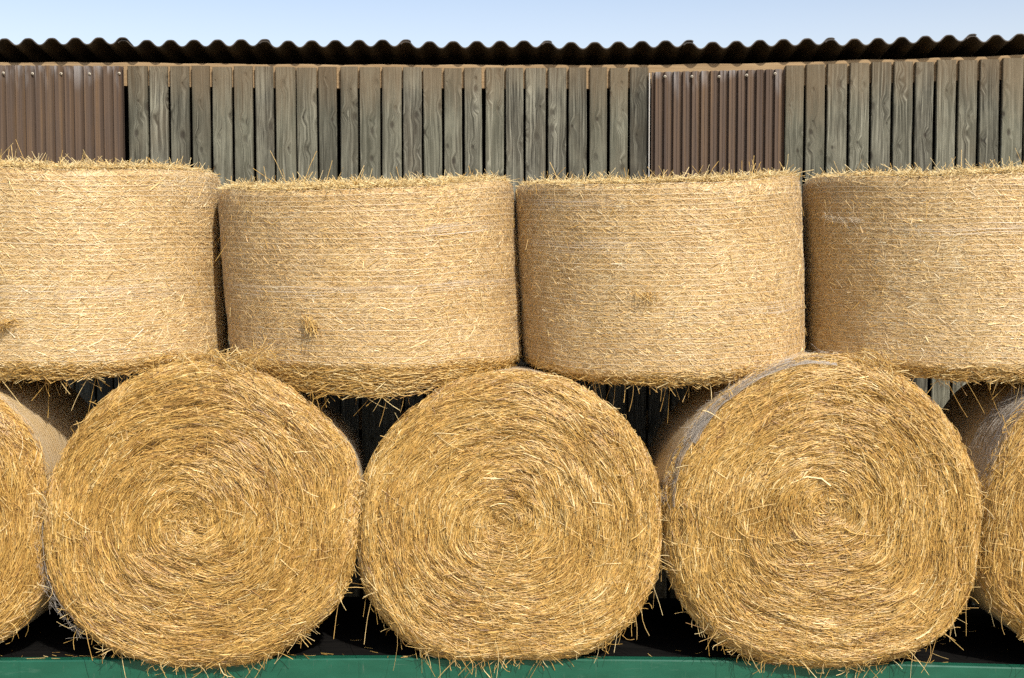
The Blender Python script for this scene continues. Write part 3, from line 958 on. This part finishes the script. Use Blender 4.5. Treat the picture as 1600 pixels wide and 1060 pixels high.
        P = surf(pz, tz, .0030 + .002 * noise(np.cos(pz) * 26, np.sin(pz) * 26, q * 2.3 + 1, seed))[None]
        on = np.stack([np.cos(pz), np.sin(pz), 0 * pz], -1)[None]
        m.strips(P, np.broadcast_to(np.array([0, 0, .0003]), P.shape), on * .0003, np.array([.5]))
    for q in range(3):                       # overlapping net ends
        tc_, pc_, hw = r_.uniform(.2, .92), r_.uniform(-PI / 2 - .8, -PI / 2 + .8), r_.uniform(.3, .8)
        pz = np.linspace(pc_ - hw, pc_ + hw, 80)
        fade = np.sin(np.linspace(0, PI, 80))
        for k in range(7):
            tz = np.clip(tc_ + (k - 3) * r_.uniform(.006, .013) * (.4 + .6 * fade) + .010 * fbm(pz * 2.5, q * 3.0 + k * .08, 0, seed + 30, 2), 0, 1)
            P = surf(pz, tz, .0045)[None]
            on = np.stack([np.cos(pz), np.sin(pz), 0 * pz], -1)[None]
            m.strips(P, np.array([0, 0, 1.0]) * (r_.uniform(.0002, .0006) * fade * np.clip(.75 + noise(pz * 6, k * 2.1, q, seed), 0, 1.4))[None, :, None], on * .0003, np.array([.5]), mat=1)
    m.build('net_wrap', [M['net'], M['netwhite']], root)
    return root, surf


U1 = upper_bale(119, 230, (258, 262, 273), (560, 577, 553), 20, 9, 'upright netted straw bale cut off by the left edge in the top row', 201, .042)
U2 = upper_bale(583, 229, (300, 297, 285), (556, 578, 556), 46, 17, 'upright netted straw bale with a clump of straw poking out and a ragged sagging skirt', 202, .055)
U3 = upper_bale(1029, 221, (292, 286, 279), (566, 592, 560), 14, 10, 'upright netted bale below the right metal panel, with clear white net lines across it', 203, .026)
U4 = upper_bale(1487, 230, (281, 272, 264), (560, 580, 575), 20, 3, 'upright netted straw bale cut off by the right edge in the top row', 204, .032)


def on_bale(U, px, py):
    """nearest surface point of an upper bale for a photo pixel"""
    ph = np.linspace(-PI, 0, 181); t = np.linspace(0, 1, 121)
    PHg, Tg = np.meshgrid(ph, t)
    S_ = U[1](PHg, Tg)
    d = S_ - CAM
    dep = d @ FWD
    qx = 800 + F * (d @ RT) / dep; qy = 530 - F * (d @ UP) / dep
    i = np.argmin((qx - px) ** 2 + (qy - py) ** 2)
    return S_.reshape(-1, 3)[i]


p = on_bale(U2, 488, 505); tuft(U2[0], p + np.array([0, -.02, 0]), (.3, -.6, -.6), 55, .06, (.022, .008, .018), 41)
p = on_bale(U1, 8, 505); tuft(U1[0], p + np.array([0, -.02, 0]), (-.4, -.5, -.2), 60, .06, (.030, .008, .014), 42)
p = on_bale(U3, 1010, 462); tuft(U3[0], p + np.array([0, -.012, 0]), (.2, -.3, -.4), 32, .045, (.025, .006, .010), 43)
p = [on_bale(U4, x, y) + np.array([0, -.008, 0]) for x, y in ((1288, 336), (1305, 343), (1325, 345), (1345, 347))]
wisps(U4[0], p, (.008, .004, .006), 160, .05, 44, 'torn_net', M['net'])

# ------------------------------------------------------------------ chaff lying on the deck
r_ = np.random.default_rng(77)
N = 110
x = r_.uniform(-2.7, 2.9, N); y = np.where(r_.uniform(0, 1, N) < .6, .10 + np.abs(r_.normal(0, .05, N)), r_.uniform(.1, .9, N))
z = np.interp(x, tp[:, 0], tp[:, 2]) + np.where(y < .142, .003, -.003)
a = r_.normal(0, .8, N)
d = np.stack([np.cos(a), np.sin(a), r_.normal(0, .06, N)], -1)
L = np.clip(r_.lognormal(math.log(.05), .5, N), .015, .16)
P = np.stack([x, y, z], -1)[:, None] + d[:, None] * np.linspace(-.5, .5, 4)[None, :, None] * L[:, None, None]
P[..., 2] = np.maximum(P[..., 2], z[:, None])
m = MB(); m.tubes(P, np.clip(r_.normal(.0013, .0004, N), .0007, .0022), np.clip(r_.normal(.5, .2, N), 0, 1))
tag(m.build('straw_litter', M['straw']), 'scattered chaff and short straws lying on the dark trailer deck', 'straw', None, 'stuff')

# ------------------------------------------------------------------ light, sky, camera
EL, AZ = math.radians(43), math.radians(27)      # azimuth to the right of the viewer's back
to_sun = np.array([math.sin(AZ) * math.cos(EL), -math.cos(AZ) * math.cos(EL), math.sin(EL)])
sun = bpy.data.lights.new('sun', 'SUN'); sun.energy = 4.3; sun.angle = math.radians(.53); sun.color = (1.0, .94, .85)
so = bpy.data.objects.new('sun', sun); COL.objects.link(so)
from mathutils import Vector
so.rotation_euler = Vector(to_sun).to_track_quat('Z', 'Y').to_euler()
so.location = (4, -8, 9)

w = bpy.data.worlds.new('World'); S.world = w; w.use_nodes = True
nt = w.node_tree
sky = nt.nodes.new('ShaderNodeTexSky'); sky.sky_type = 'NISHITA'; sky.sun_disc = False
sky.sun_elevation = EL
sky.sun_rotation = math.atan2(to_sun[0], to_sun[1])
sky.air_density = 1.0; sky.dust_density = 2.0; sky.ozone_density = 3.0
bg = nt.nodes['Background']; bg.inputs['Strength'].default_value = .15
# bright haze veil low in the sky, all the way round the horizon
tc = nt.nodes.new('ShaderNodeTexCoord'); sx = nt.nodes.new('ShaderNodeSeparateXYZ'); nt.links.new(tc.outputs['Generated'], sx.inputs[0])
mr = nt.nodes.new('ShaderNodeMapRange'); mr.interpolation_type = 'SMOOTHSTEP'
nt.links.new(sx.outputs[2], mr.inputs['Value'])
for k_, v_ in (('From Min', .34), ('From Max', .06), ('To Min', 0.0), ('To Max', 1.0)): mr.inputs[k_].default_value = v_
hz = nt.nodes.new('ShaderNodeMix'); hz.data_type = 'RGBA'; hz.blend_type = 'ADD'
nt.links.new(mr.outputs[0], hz.inputs[0]); nt.links.new(sky.outputs[0], hz.inputs[6]); hz.inputs[7].default_value = (2.2, 1.35, .25, 1)
nt.links.new(hz.outputs[2], bg.inputs[0])

cam = bpy.data.cameras.new('camera'); co = bpy.data.objects.new('camera', cam); COL.objects.link(co)
cam.sensor_width = 36; cam.lens = F / 1600 * 36
co.location = CAM; co.rotation_euler = (PI / 2 - PITCH, 0, 0)
cam.clip_end = 3000
cam.dof.use_dof = True; cam.dof.focus_distance = 6.0; cam.dof.aperture_fstop = 5.6
S.camera = co
S.view_settings.view_transform = 'Standard'; S.view_settings.look = 'None'
S.view_settings.exposure = 0.25; S.view_settings.gamma = 1.0
S.render.engine = 'CYCLES'
S.cycles.use_denoising = False
S.cycles.max_bounces = 6; S.cycles.diffuse_bounces = 3
S.cycles.use_adaptive_sampling = False; S.cycles.sample_clamp_indirect = 3.0
